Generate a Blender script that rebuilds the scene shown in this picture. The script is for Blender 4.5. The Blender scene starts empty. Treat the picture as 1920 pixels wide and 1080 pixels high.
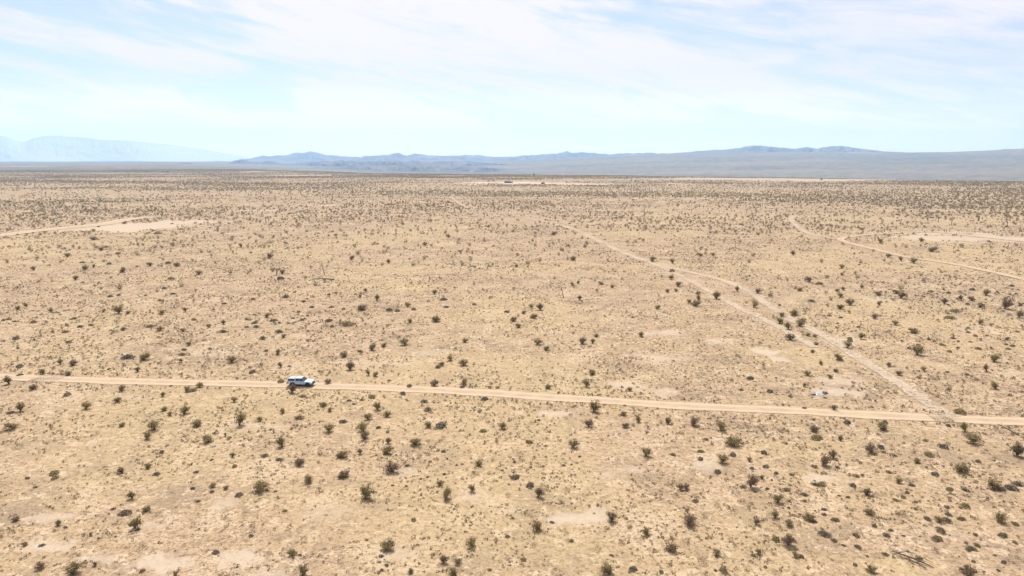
import bpy, math, random
import numpy as np
R = math.radians
random.seed(7); rng = np.random.default_rng(11)
sc = bpy.context.scene
# ------------------------------------------------------------------ camera
H = 44.0; PITCH = R(10.7); F = 1280.0           # photo pixels 1920x1080, 24 mm on 36 mm
cam = bpy.data.objects.new('camera', bpy.data.cameras.new('camera'))
sc.collection.objects.link(cam); sc.camera = cam
cam.location = (0, 0, H); cam.rotation_euler = (math.pi/2 - PITCH, 0, 0)
cam.data.lens = 24; cam.data.sensor_width = 36; cam.data.clip_end = 200000; cam.data.clip_start = 0.5
# ------------------------------------------------------------------ light
SUN_EL, SUN_AZ = R(56), R(-12)                  # azimuth from +Y (ahead), negative = to the left
sun = bpy.data.objects.new('sun', bpy.data.lights.new('sun', 'SUN'))
sc.collection.objects.link(sun)
sun.data.energy = 4.2; sun.data.angle = R(0.53); sun.data.color = (1.0, .955, .88)
sun.rotation_euler = (math.pi/2 - SUN_EL, 0, math.pi - SUN_AZ)
sc.view_settings.view_transform = 'Standard'; sc.view_settings.look = 'None'
sc.view_settings.exposure = 0.73; sc.view_settings.gamma = 1
HDEN, HCOL = 7.0e-5, (.42, .66, 1.0, 1)
sc.cycles.max_bounces = 6; sc.cycles.volume_bounces = 2; sc.cycles.use_denoising = True; sc.cycles.transparent_max_bounces = 8
w = bpy.data.worlds.new('World'); sc.world = w; w.use_nodes = True
nt = w.node_tree; nt.nodes.clear()
def N(nt, t, **kw):
    n = nt.nodes.new(t)
    for k, v in kw.items():
        if k.startswith('i_'):
            key = k[2:]; key = int(key) if key.isdigit() else key.replace('_', ' ')
            n.inputs[key].default_value = v
        else: setattr(n, k, v)
    return n
L = nt.links.new
sky = N(nt, 'ShaderNodeTexSky', sky_type='NISHITA', sun_disc=False, sun_elevation=SUN_EL, sun_rotation=SUN_AZ,
        altitude=800, air_density=1.0, dust_density=0.6, ozone_density=1.0)
bg1 = N(nt, 'ShaderNodeBackground', i_Strength=0.075); L(sky.outputs[0], bg1.inputs[0])
bg2 = N(nt, 'ShaderNodeBackground', i_Color=(1.0, .915, .915, 1), i_Strength=0.46); HB = bg2
tc = N(nt, 'ShaderNodeTexCoord'); sep = N(nt, 'ShaderNodeSeparateXYZ'); L(tc.outputs['Generated'], sep.inputs[0])
def M(nt, op, a, b=None, c=None, clamp=False):
    n = nt.nodes.new('ShaderNodeMath'); n.operation = op; n.use_clamp = clamp
    for i, v in enumerate((a, b, c)):
        if v is None: continue
        if isinstance(v, (int, float)): n.inputs[i].default_value = v
        else: nt.links.new(v, n.inputs[i])
    return n.outputs[0]
mp = N(nt, 'ShaderNodeMapping', vector_type='POINT'); mp.inputs['Rotation'].default_value = (0, R(-13), 0); mp.inputs['Scale'].default_value = (2.3, 2.3, 2.3)
mp.inputs['Location'].default_value = (4.1, .7, 2.2)
L(tc.outputs['Generated'], mp.inputs[0])
mp2 = N(nt, 'ShaderNodeMapping'); mp2.inputs['Scale'].default_value = (1, 1, 5.5); L(mp.outputs[0], mp2.inputs[0]); mp = mp2
n1 = N(nt, 'ShaderNodeTexNoise', i_Scale=1.0, i_Detail=9.0, i_Roughness=.58, i_Distortion=.7); L(mp.outputs[0], n1.inputs[0])
n2 = N(nt, 'ShaderNodeTexNoise', i_Scale=2.6, i_Detail=9.0, i_Roughness=.64, i_Distortion=1.0); L(mp.outputs[0], n2.inputs[0])
cl = M(nt, 'MULTIPLY_ADD', n2.outputs[0], .35, M(nt, 'MULTIPLY', n1.outputs[0], .9))
mr = N(nt, 'ShaderNodeMapRange', interpolation_type='SMOOTHSTEP'); L(cl, mr.inputs[0])
for i, v in ((1, .49), (2, .68), (3, .28), (4, 1.0)): mr.inputs[i].default_value = v
mx = N(nt, 'ShaderNodeMixShader'); hor = N(nt, 'ShaderNodeMapRange', interpolation_type='SMOOTHSTEP'); L(sep.outputs[2], hor.inputs[0])
for i, v in ((1, .0), (2, .13), (3, 1.0), (4, 0.0)): hor.inputs[i].default_value = v
L(M(nt, 'MAXIMUM', mr.outputs[0], hor.outputs[0]), mx.inputs[0])
bs = N(nt, 'ShaderNodeMapRange', interpolation_type='SMOOTHSTEP'); L(sep.outputs[2], bs.inputs[0])
for i, v in ((1, .0), (2, .12), (3, 1.00), (4, 0.61)): bs.inputs[i].default_value = v
L(bs.outputs[0], bg2.inputs[1]); L(bg1.outputs[0], mx.inputs[1]); L(bg2.outputs[0], mx.inputs[2])
wo = N(nt, 'ShaderNodeOutputWorld'); L(mx.outputs[0], wo.inputs[0])

# ------------------------------------------------------------------ numeric helpers
def vnoise(x, y, seed=0):
    xi = np.floor(x).astype(np.int64); yi = np.floor(y).astype(np.int64); fx = x-xi; fy = y-yi
    fx = fx*fx*(3-2*fx); fy = fy*fy*(3-2*fy)
    def h(a, b):
        n = (a*374761393 + b*668265263 + seed*974634777) & 0xffffffff
        n = ((n ^ (n >> 13))*1274126177) & 0xffffffff
        return ((n ^ (n >> 16)) & 0xffff)/65535.0
    return (h(xi, yi)*(1-fx)+h(xi+1, yi)*fx)*(1-fy)+(h(xi, yi+1)*(1-fx)+h(xi+1, yi+1)*fx)*fy
def fbm(x, y, seed=0, o=4):
    s = 0; a = .5; t = 0
    for k in range(o):
        s = s+a*vnoise(x, y, seed+k); t += a; x = x*2.03+17.1; y = y*2.03+9.7; a *= .5
    return s/t
def sm(a, b, v):
    t = np.clip((v-a)/(b-a), 0, 1); return t*t*(3-2*t)
CP, SP = math.cos(PITCH), math.sin(PITCH)
def xph_of(x, y):                       # photo column of a far point at bearing (x, y)
    return 960+F*(x/np.maximum(y, 1e-3))/CP
def height(x, y):
    x = np.asarray(x, float); y = np.asarray(y, float)
    r = np.hypot(x, y)
    z = .22*(fbm(x/38, y/38, 3, 3)-.5)
    z = z + sm(250, 1400, r)*3.6*(fbm(x/420, y/260, 5, 3)-.5)*(1-.6*sm(2500, 6000, r))
    xp = np.where(y > 0, xph_of(x, y), np.where(x < 0, -4000, 4000))
    Rl = np.interp(xp, [0, 350, 560, 700, 1000, 1280, 1920], [5200, 3600, 2500, 2100, 1950, 1700, 1660])
    zd = np.interp(xp, [0, 300, 500, 700, 1000, 2500], [0, 0, -25, -70, -100, -100])
    yb = np.interp(xp, [0, 330, 450, 640, 900, 1000, 1100, 1280, 1400, 1650, 1780, 1920, 2400],
                   [304.4, 304.4, 307, 308.5, 304, 299, 294, 287, 285, 285.5, 285, 280, 276])
    ze = H + 9000*np.clip(y/np.maximum(r, 1), .6, 1)*(298-yb)*CP*CP/F
    Rd = np.interp(xp, [300, 700, 1000], [Rl.min(), 4200, 4600]) if False else np.maximum(Rl+1000, np.interp(xp, [300, 700], [0, 4300]))
    z1 = zd*sm(Rl, Rl+1500, r)
    t = np.clip((r-Rd)/(9000-Rd), 0, 1)
    z2 = z1+(ze-zd)*t**1.1*(r > Rd)
    t3 = sm(9000, 15000, r)
    z3 = z2*(1-t3)
    z3 = z3 + (fbm(x/900, y/900, 9, 3)-.5)*14*sm(3500, 7000, r)*sm(450, 900, xp)*(1-t3)
    return z+z3
def ray(px, py):
    xc = (px-960)/F; yc = (540-py)/F
    return np.array([xc, CP+yc*SP, yc*CP-SP])
def at(px, py):                          # photo pixel -> point on the ground
    d = ray(px, py); z = 0.0
    for _ in range(5):
        t = (z-H)/d[2]; z = float(height(d[0]*t, d[1]*t))
    return np.array([d[0]*t, d[1]*t, z])
def proj(x, y, z):                       # world -> photo pixel, depth
    dz = z-H; dep = y*CP-dz*SP; up = y*SP+dz*CP
    dep = np.where(np.abs(dep) < 1e-3, 1e-3, dep)
    return 960+F*x/dep, 540-F*up/dep, dep
# ------------------------------------------------------------------ object helpers
def tag(o, label=None, cat=None, group=None, kind=None):
    if label: o['label'] = label
    if cat: o['category'] = cat
    if group: o['group'] = group
    if kind: o['kind'] = kind
    return o
def link(o, parent=None):
    sc.collection.objects.link(o)
    if parent: o.parent = parent
    return o
def np_mesh(name, V, faces, mats, fmat=None, smooth=False, attrs=None):
    """V (n,3); faces: list of (m,k) index arrays; fmat: material index arrays"""
    me = bpy.data.meshes.new(name); me.vertices.add(len(V)); me.vertices.foreach_set('co', np.ascontiguousarray(V, np.float32).ravel())
    loops = np.concatenate([f.ravel() for f in faces]).astype(np.int32)
    tot = np.concatenate([np.full(len(f), f.shape[1], np.int32) for f in faces])
    me.loops.add(len(loops)); me.loops.foreach_set('vertex_index', loops)
    me.polygons.add(len(tot)); me.polygons.foreach_set('loop_start', np.concatenate([[0], np.cumsum(tot)[:-1]]).astype(np.int32))
    if fmat is not None: me.polygons.foreach_set('material_index', np.asarray(fmat, np.int32))
    me.polygons.foreach_set('use_smooth', np.full(len(tot), smooth))
    for m in mats: me.materials.append(m)
    for k, v in (attrs or {}).items():
        a = me.attributes.new(k, 'FLOAT', 'POINT'); a.data.foreach_set('value', np.ascontiguousarray(v, np.float32))
    me.update(calc_edges=True); return me
# ------------------------------------------------------------------ materials
def mat(name, col, rough=.9, spec=.2, metal=0.0):
    m = bpy.data.materials.new(name); m.use_nodes = True; b = m.node_tree.nodes['Principled BSDF']
    b.inputs['Base Color'].default_value = (*col, 1); b.inputs['Roughness'].default_value = rough
    b.inputs['Specular IOR Level'].default_value = spec; b.inputs['Metallic'].default_value = metal
    return m
def noise(nt, vec, scale, detail=3, rough=.55, dist=0):
    n = N(nt, 'ShaderNodeTexNoise', i_Scale=scale, i_Detail=float(detail), i_Roughness=rough, i_Distortion=dist)
    nt.links.new(vec, n.inputs[0]); return n.outputs[0]
def ramp(nt, v, a, b, lo=0.0, hi=1.0):
    n = N(nt, 'ShaderNodeMapRange', interpolation_type='SMOOTHSTEP'); nt.links.new(v, n.inputs[0])
    for i, q in ((1, a), (2, b), (3, lo), (4, hi)): n.inputs[i].default_value = q
    return n.outputs[0]
def mix(nt, f, a, b, mode='MIX'):
    n = nt.nodes.new('ShaderNodeMix'); n.data_type = 'RGBA'; n.blend_type = mode
    for idx, v in ((0, f), (6, a), (7, b)):
        if isinstance(v, (int, float)): n.inputs[idx].default_value = v
        elif isinstance(v, tuple): n.inputs[idx].default_value = (*v, 1)
        else: nt.links.new(v, n.inputs[idx])
    return n.outputs[2]
def attr(nt, name):
    n = nt.nodes.new('ShaderNodeAttribute'); n.attribute_name = name; return n.outputs['Fac']
def sand_nodes(nt, v, pale=0.0):
    """desert floor colour: sand, dry straw, pale scoured patches, gravel specks"""
    n30 = noise(nt, v, .022, 4, .6); n8 = noise(nt, v, .10, 6, .70, .6); n2 = noise(nt, v, .42, 7, .75, 1.0)
    f1 = noise(nt, v, 1.3, 6, .8); f2 = noise(nt, v, 3.2, 5, .8)
    base = mix(nt, ramp(nt, n30, .40, .62), (.346, .248, .156), (.332, .244, .146))
    base = mix(nt, ramp(nt, n8, .50, .60, 0, .85), base, (.250, .182, .124))
    base = mix(nt, ramp(nt, n2, .52, .59, 0, 1), base, (.450, .344, .236))
    base = mix(nt, ramp(nt, n8, .38, .46, .9, 0), base, (.430, .328, .222))
    base = mix(nt, ramp(nt, f1, .50, .58, 0, .85), base, (.165, .120, .074))
    base = mix(nt, ramp(nt, f2, .51, .60, 0, .75), base, (.150, .110, .070))
    return base, n2, f1, f2
def ground_material():
    m = bpy.data.materials.new('desert_floor'); m.use_nodes = True; nt = m.node_tree; b = nt.nodes['Principled BSDF']
    v = nt.nodes.new('ShaderNodeTexCoord').outputs['Object']
    base, n2, f1, f2 = sand_nodes(nt, v)
    gold = M(nt, 'MULTIPLY', M(nt, 'MULTIPLY', attr(nt, 'gold'), .85), ramp(nt, f1, .38, .6, 1, .55))
    base = mix(nt, gold, base, (.385, .296, .158))
    bare = attr(nt, 'bare')
    bf = M(nt, 'MULTIPLY', bare, ramp(nt, noise(nt, v, 1.1, 4, .7), .3, .5, .7, 1), clamp=True)
    base = mix(nt, bf, base, (0.397, 0.320, 0.243))
    veg = attr(nt, 'veg')
    speck = noise(nt, v, .09, 4, .75); speck2 = noise(nt, v, .012, 4, .7)
    vf = M(nt, 'MULTIPLY', veg, ramp(nt, M(nt, 'MULTIPLY_ADD', speck2, .8, M(nt, 'MULTIPLY', speck, .5)), .48, .78, .55, 1.35), clamp=True)
    base = mix(nt, vf, base, (.086, .084, .058))
    nt.links.new(base, b.inputs['Base Color']); b.inputs['Roughness'].default_value = .95; b.inputs['Specular IOR Level'].default_value = .08
    hgt = M(nt, 'ADD', M(nt, 'MULTIPLY', f1, .10), M(nt, 'ADD', M(nt, 'MULTIPLY', f2, .05), M(nt, 'MULTIPLY', n2, .16)))
    bp = N(nt, 'ShaderNodeBump', i_Strength=.55, i_Distance=1.0); nt.links.new(hgt, bp.inputs['Height']); nt.links.new(bp.outputs[0], b.inputs['Normal'])
    return m
def track_material(name, cover, col=(0.368, 0.288, 0.208)):
    """graded dirt; 'cover' = share of the strip still worn bare (patches let the floor below show)"""
    m = bpy.data.materials.new(name); m.use_nodes = True; nt = m.node_tree; b = nt.nodes['Principled BSDF']
    v = nt.nodes.new('ShaderNodeTexCoord').outputs['Object']
    a = attr(nt, 'across')               # 0 centre .. 1 edge
    n1 = noise(nt, v, .35, 4, .6); n2 = noise(nt, v, 2.5, 4, .65)
    c = mix(nt, ramp(nt, n1, .35, .65), col, tuple(q*.86 for q in col))
    c = mix(nt, ramp(nt, n2, .55, .7, 0, .35), c, tuple(q*.68 for q in col))
    rut = ramp(nt, M(nt, 'ABSOLUTE', M(nt, 'SUBTRACT', a, .48)), .05, .25, .85, 0)
    c = mix(nt, rut, c, tuple(min(1, q*1.14) for q in col))
    nt.links.new(c, b.inputs['Base Color']); b.inputs['Roughness'].default_value = .95; b.inputs['Specular IOR Level'].default_value = .08
    tr = nt.nodes.new('ShaderNodeBsdfTransparent'); ms = nt.nodes.new('ShaderNodeMixShader'); out = nt.nodes['Material Output']
    big = noise(nt, v, .06, 3, .6); fine = noise(nt, v, 1.2, 4, .7)
    k = M(nt, 'ADD', M(nt, 'MULTIPLY', fine, .9), M(nt, 'MULTIPLY', big, .5))
    k = M(nt, 'ADD', k, cover)           # higher = more solid
    k = M(nt, 'SUBTRACT', k, M(nt, 'MULTIPLY', M(nt, 'POWER', a, 3.0), .95))
    fac = ramp(nt, k, .40, .62)
    nt.links.new(fac, ms.inputs[0]); nt.links.new(tr.outputs[0], ms.inputs[1]); nt.links.new(b.outputs[0], ms.inputs[2]); nt.links.new(ms.outputs[0], out.inputs[0])
    return m
def leaf_material(name, c1, c2, c3):
    m = bpy.data.materials.new(name); m.use_nodes = True; nt = m.node_tree; b = nt.nodes['Principled BSDF']
    oi = nt.nodes.new('ShaderNodeObjectInfo').outputs['Random']
    t = M(nt, 'FRACT', M(nt, 'ADD', M(nt, 'MULTIPLY', attr(nt, 'tint'), .999), 0.0))
    c = mix(nt, ramp(nt, t, .0, .75), c1, c2); c = mix(nt, ramp(nt, t, .62, 1.0), c, c3)
    c = mix(nt, M(nt, 'MULTIPLY', oi, .6), c, c2)
    nt.links.new(c, b.inputs['Base Color']); b.inputs['Roughness'].default_value = .8; b.inputs['Specular IOR Level'].default_value = .15
    tl = nt.nodes.new('ShaderNodeBsdfTranslucent'); nt.links.new(c, tl.inputs[0]); ms = nt.nodes.new('ShaderNodeMixShader'); ms.inputs[0].default_value = .42   # thin leaves let sun through
    nt.links.new(b.outputs[0], ms.inputs[1]); nt.links.new(tl.outputs[0], ms.inputs[2]); nt.links.new(ms.outputs[0], nt.nodes['Material Output'].inputs[0])
    return m
MG = ground_material()
MOL = leaf_material('olive_leaves', (.165, .130, .064), (.285, .228, .110), (.400, .320, .170))
MBR = leaf_material('dry_twigs', (.145, .104, .070), (.235, .172, .116), (.340, .255, .170))
MDK = leaf_material('grey_green_leaves', (.105, .096, .080), (.165, .152, .125), (.250, .225, .175))
MWD = mat('weathered_stems', (.16, .12, .085))
MTF = leaf_material('straw_blades', (.150, .108, .068), (.250, .185, .112), (.360, .280, .165))
MHN = bpy.data.materials.new('rocky_slopes'); MHN.use_nodes = True
_n = MHN.node_tree; _b = _n.nodes['Principled BSDF']; _v = _n.nodes.new('ShaderNodeTexCoord').outputs['Object']
_n.links.new(mix(_n, ramp(_n, noise(_n, _v, .004, 5, .65), .35, .65), (.035, .036, .040), (.135, .115, .098)), _b.inputs['Base Color']); _b.inputs['Roughness'].default_value = .95

# ------------------------------------------------------------------ ground sheet
def ell(x, y, spec):
    """soft irregular patches; spec: (photo cx, cy, half-width px, half-height px, strength)"""
    out = np.zeros_like(x)
    for (cx, cy, hw, hh, s) in spec:
        c = at(cx, cy); e1 = at(cx+hw, cy); e2 = at(cx, cy-hh); e3 = at(cx, cy+hh)
        ax = abs(e1[0]-c[0]); ay = (e2[1]-e3[1])/2
        sel = (np.abs(x-c[0]) < ax*2.2) & (np.abs(y-c[1]) < ay*2.2)
        if not sel.any(): continue
        xs, ys = x[sel], y[sel]
        k = max(ax, ay)
        d = np.hypot((xs-c[0])/ax, (ys-c[1])/ay) + 1.1*(fbm(xs/k*3.1+cx, ys/k*3.1, int(cx) % 97, 5)-.5)*1.5
        out[sel] = np.maximum(out[sel], s*(1-sm(.45, 1.1, d)))
    return out
BARE = [(1080, 972, 60, 13, .9), (1120, 955, 30, 10, .6), (1435, 660, 34, 8, .9), (1462, 674, 26, 5, .8), (1565, 735, 50, 10, .75), (1575, 715, 46, 12, .6),
        (300, 1058, 62, 22, .85), (445, 1046, 48, 16, .8), (95, 972, 46, 12, .7), (285, 985, 40, 8, .7), (90, 1025, 60, 14, .65), (190, 1048, 50, 10, .6),
        (1325, 872, 40, 12, .6), (1545, 897, 46, 8, .7), (1420, 880, 30, 6, .4), (955, 955, 34, 7, .6), (1190, 880, 30, 6, .6), (1140, 892, 50, 8, .4),
        (1040, 775, 45, 6, .7), (1165, 722, 40, 9, .7), (1250, 735, 50, 8, .5), (1240, 625, 50, 7, .6), (1225, 672, 60, 8, .5), (880, 735, 60, 5, .3),
        (1570, 642, 34, 9, .7), (1345, 640, 30, 6, .5), (700, 680, 90, 8, .4), (810, 660, 60, 6, .4), (400, 660, 90, 10, .3), (610, 960, 60, 16, .3),
        (745, 1038, 34, 14, .5), (880, 930, 30, 12, .45), (760, 885, 40, 10, .5), (475, 800, 60, 8, .4), (250, 745, 50, 6, .4), (1760, 1000, 60, 14, .25),
        (1840, 620, 60, 8, .3), (1650, 560, 60, 6, .35), (420, 940, 30, 20, .5), (500, 1078, 50, 12, .6),
        (245, 424, 140, 10, .8), (350, 417, 90, 5, .7), (140, 430, 100, 5, .7), (1850, 449, 150, 9, .7), (1760, 438, 110, 5, .6),
        (950, 343, 110, 3.2, 1.0), (1100, 345, 160, 2.4, .9), (1560, 336.5, 400, 1.7, .6), (1180, 306.5, 30, 1.0, 1), (1430, 303.5, 42, 1.4, 1), (1370, 302.5, 40, .8, 1),
        (75, 303.5, 40, .6, 1), (40, 312, 60, .7, .9), (560, 329, 60, 1.0, .9), (300, 312.5, 26, .9, 1.0), (1630, 315, 26, 1.4, .7), (480, 322, 30, .8, .8), (620, 385, 60, 1.6, .5), (480, 395, 80, 2, .4)]
GOLD = [(20, 460, 60, 9, .9), (110, 450, 90, 6, .6), (260, 441, 80, 4, .6), (750, 540, 80, 10, .75), (540, 547, 50, 7, .7), (880, 500, 120, 10, .35), (1010, 497, 90, 8, .5),
        (1080, 495, 120, 8, .4), (1250, 495, 60, 6, .6), (1500, 480, 90, 8, .7), (1560, 478, 60, 6, .6), (1700, 452, 90, 6, .6), (1850, 470, 90, 10, .7), (1450, 375, 90, 3, .7),
        (300, 520, 60, 9, .4), (180, 600, 160, 30, .35), (1560, 590, 90, 12, .45), (1500, 665, 120, 20, .5), (1740, 620, 150, 40, .4), (1340, 360, 200, 2.5, .5),
        (250, 890, 130, 26, .45), (130, 940, 150, 16, .3), (1700, 1060, 120, 30, .55), (1480, 840, 160, 20, .35), (1300, 1000, 120, 30, .2), (660, 460, 90, 5, .3),
        (350, 385, 120, 5, .4), (60, 375, 60, 5, .5), (1000, 880, 160, 30, .2), (1400, 960, 150, 40, .35), (620, 870, 90, 20, .25), (200, 690, 200, 12, .3), (1040, 710, 120, 10, .25)]
def ground_sheet():
    fine = np.linspace(R(-46), R(46), 900); coarse = np.linspace(R(46), R(314), 70)[1:-1]
    az = np.concatenate([fine, coarse]); nc = len(az)
    rr = np.concatenate([[4, 9, 15, 22, 30, 38], np.geomspace(45, 17600, 600)]); nr = len(rr)
    A, RR = np.meshgrid(az, rr)
    x = (RR*np.sin(A)).ravel(); y = (RR*np.cos(A)).ravel()
    z = height(x, y)
    r = np.hypot(x, y); xp = np.where(y > 1, xph_of(x, y), 4000)
    front = (np.abs(np.arctan2(x, y)) < R(46))
    bare = np.zeros_like(x); gold = np.zeros_like(x)
    bare[front] = ell(x[front], y[front], BARE); gold[front] = ell(x[front], y[front], GOLD)
    gold = np.maximum(gold, .45*sm(.46, .7, fbm(x/55, y/40, 21, 4)))
    # vegetation too small and far to be built bush by bush
    vn = fbm(x/700, y/350, 31, 4)
    veg = sm(500, 1300, r)*.10*vn*2+sm(1300, 2600, r)*(.10+.45*vn) + sm(2500, 3300, r)*.28
    veg = np.clip(veg*(1-.95*bare), 0, 1)
    V = np.concatenate([np.stack([x, y, z], 1), [[0, 0, float(height(0, 0))]]])
    i = np.arange(nr-1)[:, None]*nc; j = np.arange(nc)[None, :]; j2 = (j+1) % nc
    q = np.stack([i+j, i+j2, i+nc+j2, i+nc+j], -1).reshape(-1, 4)[:, ::-1]
    jj = np.arange(nc); tri = np.stack([np.full(nc, nr*nc), (jj+1) % nc, jj], 1)
    pad = lambda a: np.concatenate([a, [0]])
    me = np_mesh('ground', V, [q, tri], [MG], smooth=True, attrs={'bare': pad(bare), 'gold': pad(gold), 'veg': pad(veg)})
    tag(link(bpy.data.objects.new('ground', me)), kind='structure')
ground_sheet()

# ------------------------------------------------------------------ roads
def smooth_path(P, n=6):
    P = np.array(P, float); out = []
    for k in range(len(P)-1):
        p0, p1, p2, p3 = P[max(k-1, 0)], P[k], P[k+1], P[min(k+2, len(P)-1)]
        for t in np.linspace(0, 1, n, endpoint=False):
            out.append(.5*((2*p1)+(-p0+p2)*t+(2*p0-5*p1+4*p2-p3)*t*t+(-p0+3*p1-3*p2+p3)*t**3))
    out.append(P[-1]); return np.array(out)
ROADSEG = []
def ribbon(name, pts, width, m, lift, extend=0, seed=0):
    W = np.array([at(*p)[:2] for p in pts])
    if extend:
        d0 = W[0]-W[1]; d1 = W[-1]-W[-2]
        W = np.vstack([W[0]+d0/np.linalg.norm(d0)*extend, W, W[-1]+d1/np.linalg.norm(d1)*extend])
    W = smooth_path(W, 8)
    seg = np.linalg.norm(np.diff(W, axis=0), axis=1); s = np.concatenate([[0], np.cumsum(seg)])
    near = np.min(np.hypot(W[:, 0], W[:, 1])); step = max(.5, near/250)
    ss = np.arange(0, s[-1], step); cx = np.interp(ss, s, W[:, 0]); cy = np.interp(ss, s, W[:, 1])
    tx = np.gradient(cx); ty = np.gradient(cy); l = np.hypot(tx, ty); tx /= l; ty /= l
    ROADSEG.append((cx, cy, width))
    cols = np.linspace(-1, 1, 11); V = []; ac = []
    for c in cols:
        wv = width/2*(1+.22*(fbm(ss/6+(31 if c < 0 else 0), ss*0+seed, 41, 3)-.5)*2)*(1.12)
        x = cx-ty*c*wv; y = cy+tx*c*wv; r = np.hypot(x, y)
        V.append(np.stack([x, y, height(x, y)+lift+r*7e-5+(r/400)**2*.03], 1)); ac.append(np.full(len(x), abs(c)))
    n = len(ss); V = np.concatenate(V); i = np.arange(n-1)[None, :]; k = np.arange(10)[:, None]*n
    q = np.stack([k+i, k+i+1, k+n+i+1, k+n+i], -1).reshape(-1, 4)[:, ::-1]
    me = np_mesh(name, V, [q], [m], smooth=True, attrs={'across': np.concatenate(ac)})
    o = tag(link(bpy.data.objects.new(name, me)), kind='structure'); return o
MROAD = track_material('graded_dirt', .30, (0.378, 0.286, 0.196)); MTRK = track_material('worn_track', -.06, (0.372, 0.298, 0.220)); MFAINT = track_material('faint_track', -.13, (0.363, 0.288, 0.208))
MAIN = [(0, 707), (67, 709.5), (228, 714.5), (400, 718.5), (520, 721.5), (633, 724.5), (807, 731), (973, 741), (1140, 752), (1280, 761), (1447, 768.5), (1613, 777), (1780, 785), (1920, 790.5)]
ribbon('dirt_road', MAIN, 4.3, MROAD, .035, extend=160)
TR = [([(985, 408), (1030, 418), (1068, 427), (1090, 436), (1125, 453), (1165, 472), (1213, 490)], 5.2, MTRK),
      ([(1213, 490), (1250, 505), (1300, 530), (1340, 552), (1390, 580), (1440, 603), (1490, 630), (1530, 652)], 3.8, MTRK),
      ([(1230, 497), (1300, 512), (1350, 524), (1400, 545), (1440, 572), (1480, 598), (1530, 622), (1570, 645), (1600, 665), (1640, 690), (1690, 722), (1740, 757), (1790, 783)], 4.6, MTRK),
      ([(843, 369), (850, 374), (865, 384), (880, 391)], 3.5, MTRK), ([(880, 391), (930, 400), (985, 408)], 3, MFAINT),
      ([(1990, 540), (1920, 524), (1850, 508), (1780, 494), (1700, 482), (1640, 468), (1600, 458), (1580, 452), (1577, 448), (1590, 444.5), (1620, 441), (1680, 437), (1740, 435), (1800, 440), (1860, 447), (1990, 460)], 4.0, MROAD),
      ([(1740, 435), (1660, 430), (1600, 425), (1540, 420), (1490, 417.5)], 3.6, MTRK), ([(1494, 404), (1483, 411), (1490, 421), (1510, 435), (1530, 442), (1575, 450)], 4.4, MTRK),
      ([(-60, 448), (0, 442), (60, 434), (130, 427), (190, 421), (240, 412), (285, 407)], 15, MROAD), ([(400, 414), (460, 412), (520, 403), (580, 391), (640, 385)], 5, MFAINT),
      ([(1640, 1080), (1520, 960), (1360, 860), (1240, 800), (1150, 755)], 2.4, MFAINT)]
for k, (p, wd, m) in enumerate(TR[:-1]): ribbon('dirt_track', p, wd, m, .05+.012*k, seed=k+3)
def near_road(x, y, margin):
    """vectorised: True where a point is on a road strip"""
    hit = np.zeros(len(x), bool)
    for cx, cy, wd in ROADSEG:
        st = max(1, int(wd/2/max(np.hypot(cx[1]-cx[0], cy[1]-cy[0]), .1)))
        a, b = cx[::st], cy[::st]
        lo = (x > a.min()-10) & (x < a.max()+10) & (y > b.min()-10) & (y < b.max()+10)
        idx = np.where(lo & ~hit)[0]
        for s0 in range(0, len(idx), 4000):
            ii = idx[s0:s0+4000]
            d2 = (x[ii][:, None]-a[None])**2+(y[ii][:, None]-b[None])**2
            hit[ii[d2.min(1) < (wd/2+margin)**2]] = True
    return hit
# ------------------------------------------------------------------ hills
def hills(D, sky_pts, depth, base=-120, seed=0, spur=1.0, name='hills', m=None, amp=1.0, cols=500, rows=46, rough=.35):
    P = np.array(sky_pts, float); xs = np.linspace(P[0, 0], P[-1, 0], cols)
    ys = np.interp(xs, P[:, 0], P[:, 1]); jit = (fbm(xs/9.0, xs*0+seed, seed, 4)-.5)*2.0*rough
    az = np.arctan((xs-960)/F*CP)
    crest = H + D*math.cos(float(np.median(az)))*(298-ys+jit)*CP*CP/F
    edge = np.minimum(sm(0, 1, (xs-xs[0])/(.03*(xs[-1]-xs[0])+2)), sm(0, 1, (xs[-1]-xs)/(.03*(xs[-1]-xs[0])+2)))
    crest = base+(crest-base)*edge
    t = np.linspace(-1, 1, rows)
    T, X = np.meshgrid(t, xs, indexing='ij'); AZ = np.tile(az, (rows, 1)); C = np.tile(crest, (rows, 1))
    n = fbm(X/16*spur, T*2.0+seed, seed+3, 5)-.5; n2 = fbm(X/4*spur, T*3+seed, seed+8, 4)-.5
    XW = X+(fbm(X/40, T*3+seed, seed+20, 3)-.5)*60; n = fbm(XW/16*spur, T*3.2+seed, seed+3, 5)-.5; n2 = fbm(XW/4*spur, T*5+seed, seed+8, 4)-.5
    a = np.abs(T); prof = (1-a)**1.15
    z = base+(C-base)*np.clip(prof+amp*(n*1.7+n2*.8)*a*(1-a)*2.2, 0, 1.0)
    z[0] = base-30; z[-1] = base-30
    r = (D+T*depth*(1+.25*np.sin(X/40)))/np.cos(AZ)*np.cos(np.median(az))
    V = np.stack([(r*np.sin(AZ)).ravel(), (r*np.cos(AZ)).ravel(), z.ravel()], 1)
    i = np.arange(rows-1)[:, None]*cols; j = np.arange(cols-1)[None]
    q = np.stack([i+j, i+j+1, i+cols+j+1, i+cols+j], -1).reshape(-1, 4)
    me = np_mesh(name, V, [q], [m or MHN], smooth=False)
    return tag(link(bpy.data.objects.new(name, me)), kind='structure')
MFAR = mat('far_rock_haze_pale', (.42, .45, .45))  # paleness of distant haze put into the rock's base colour
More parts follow.
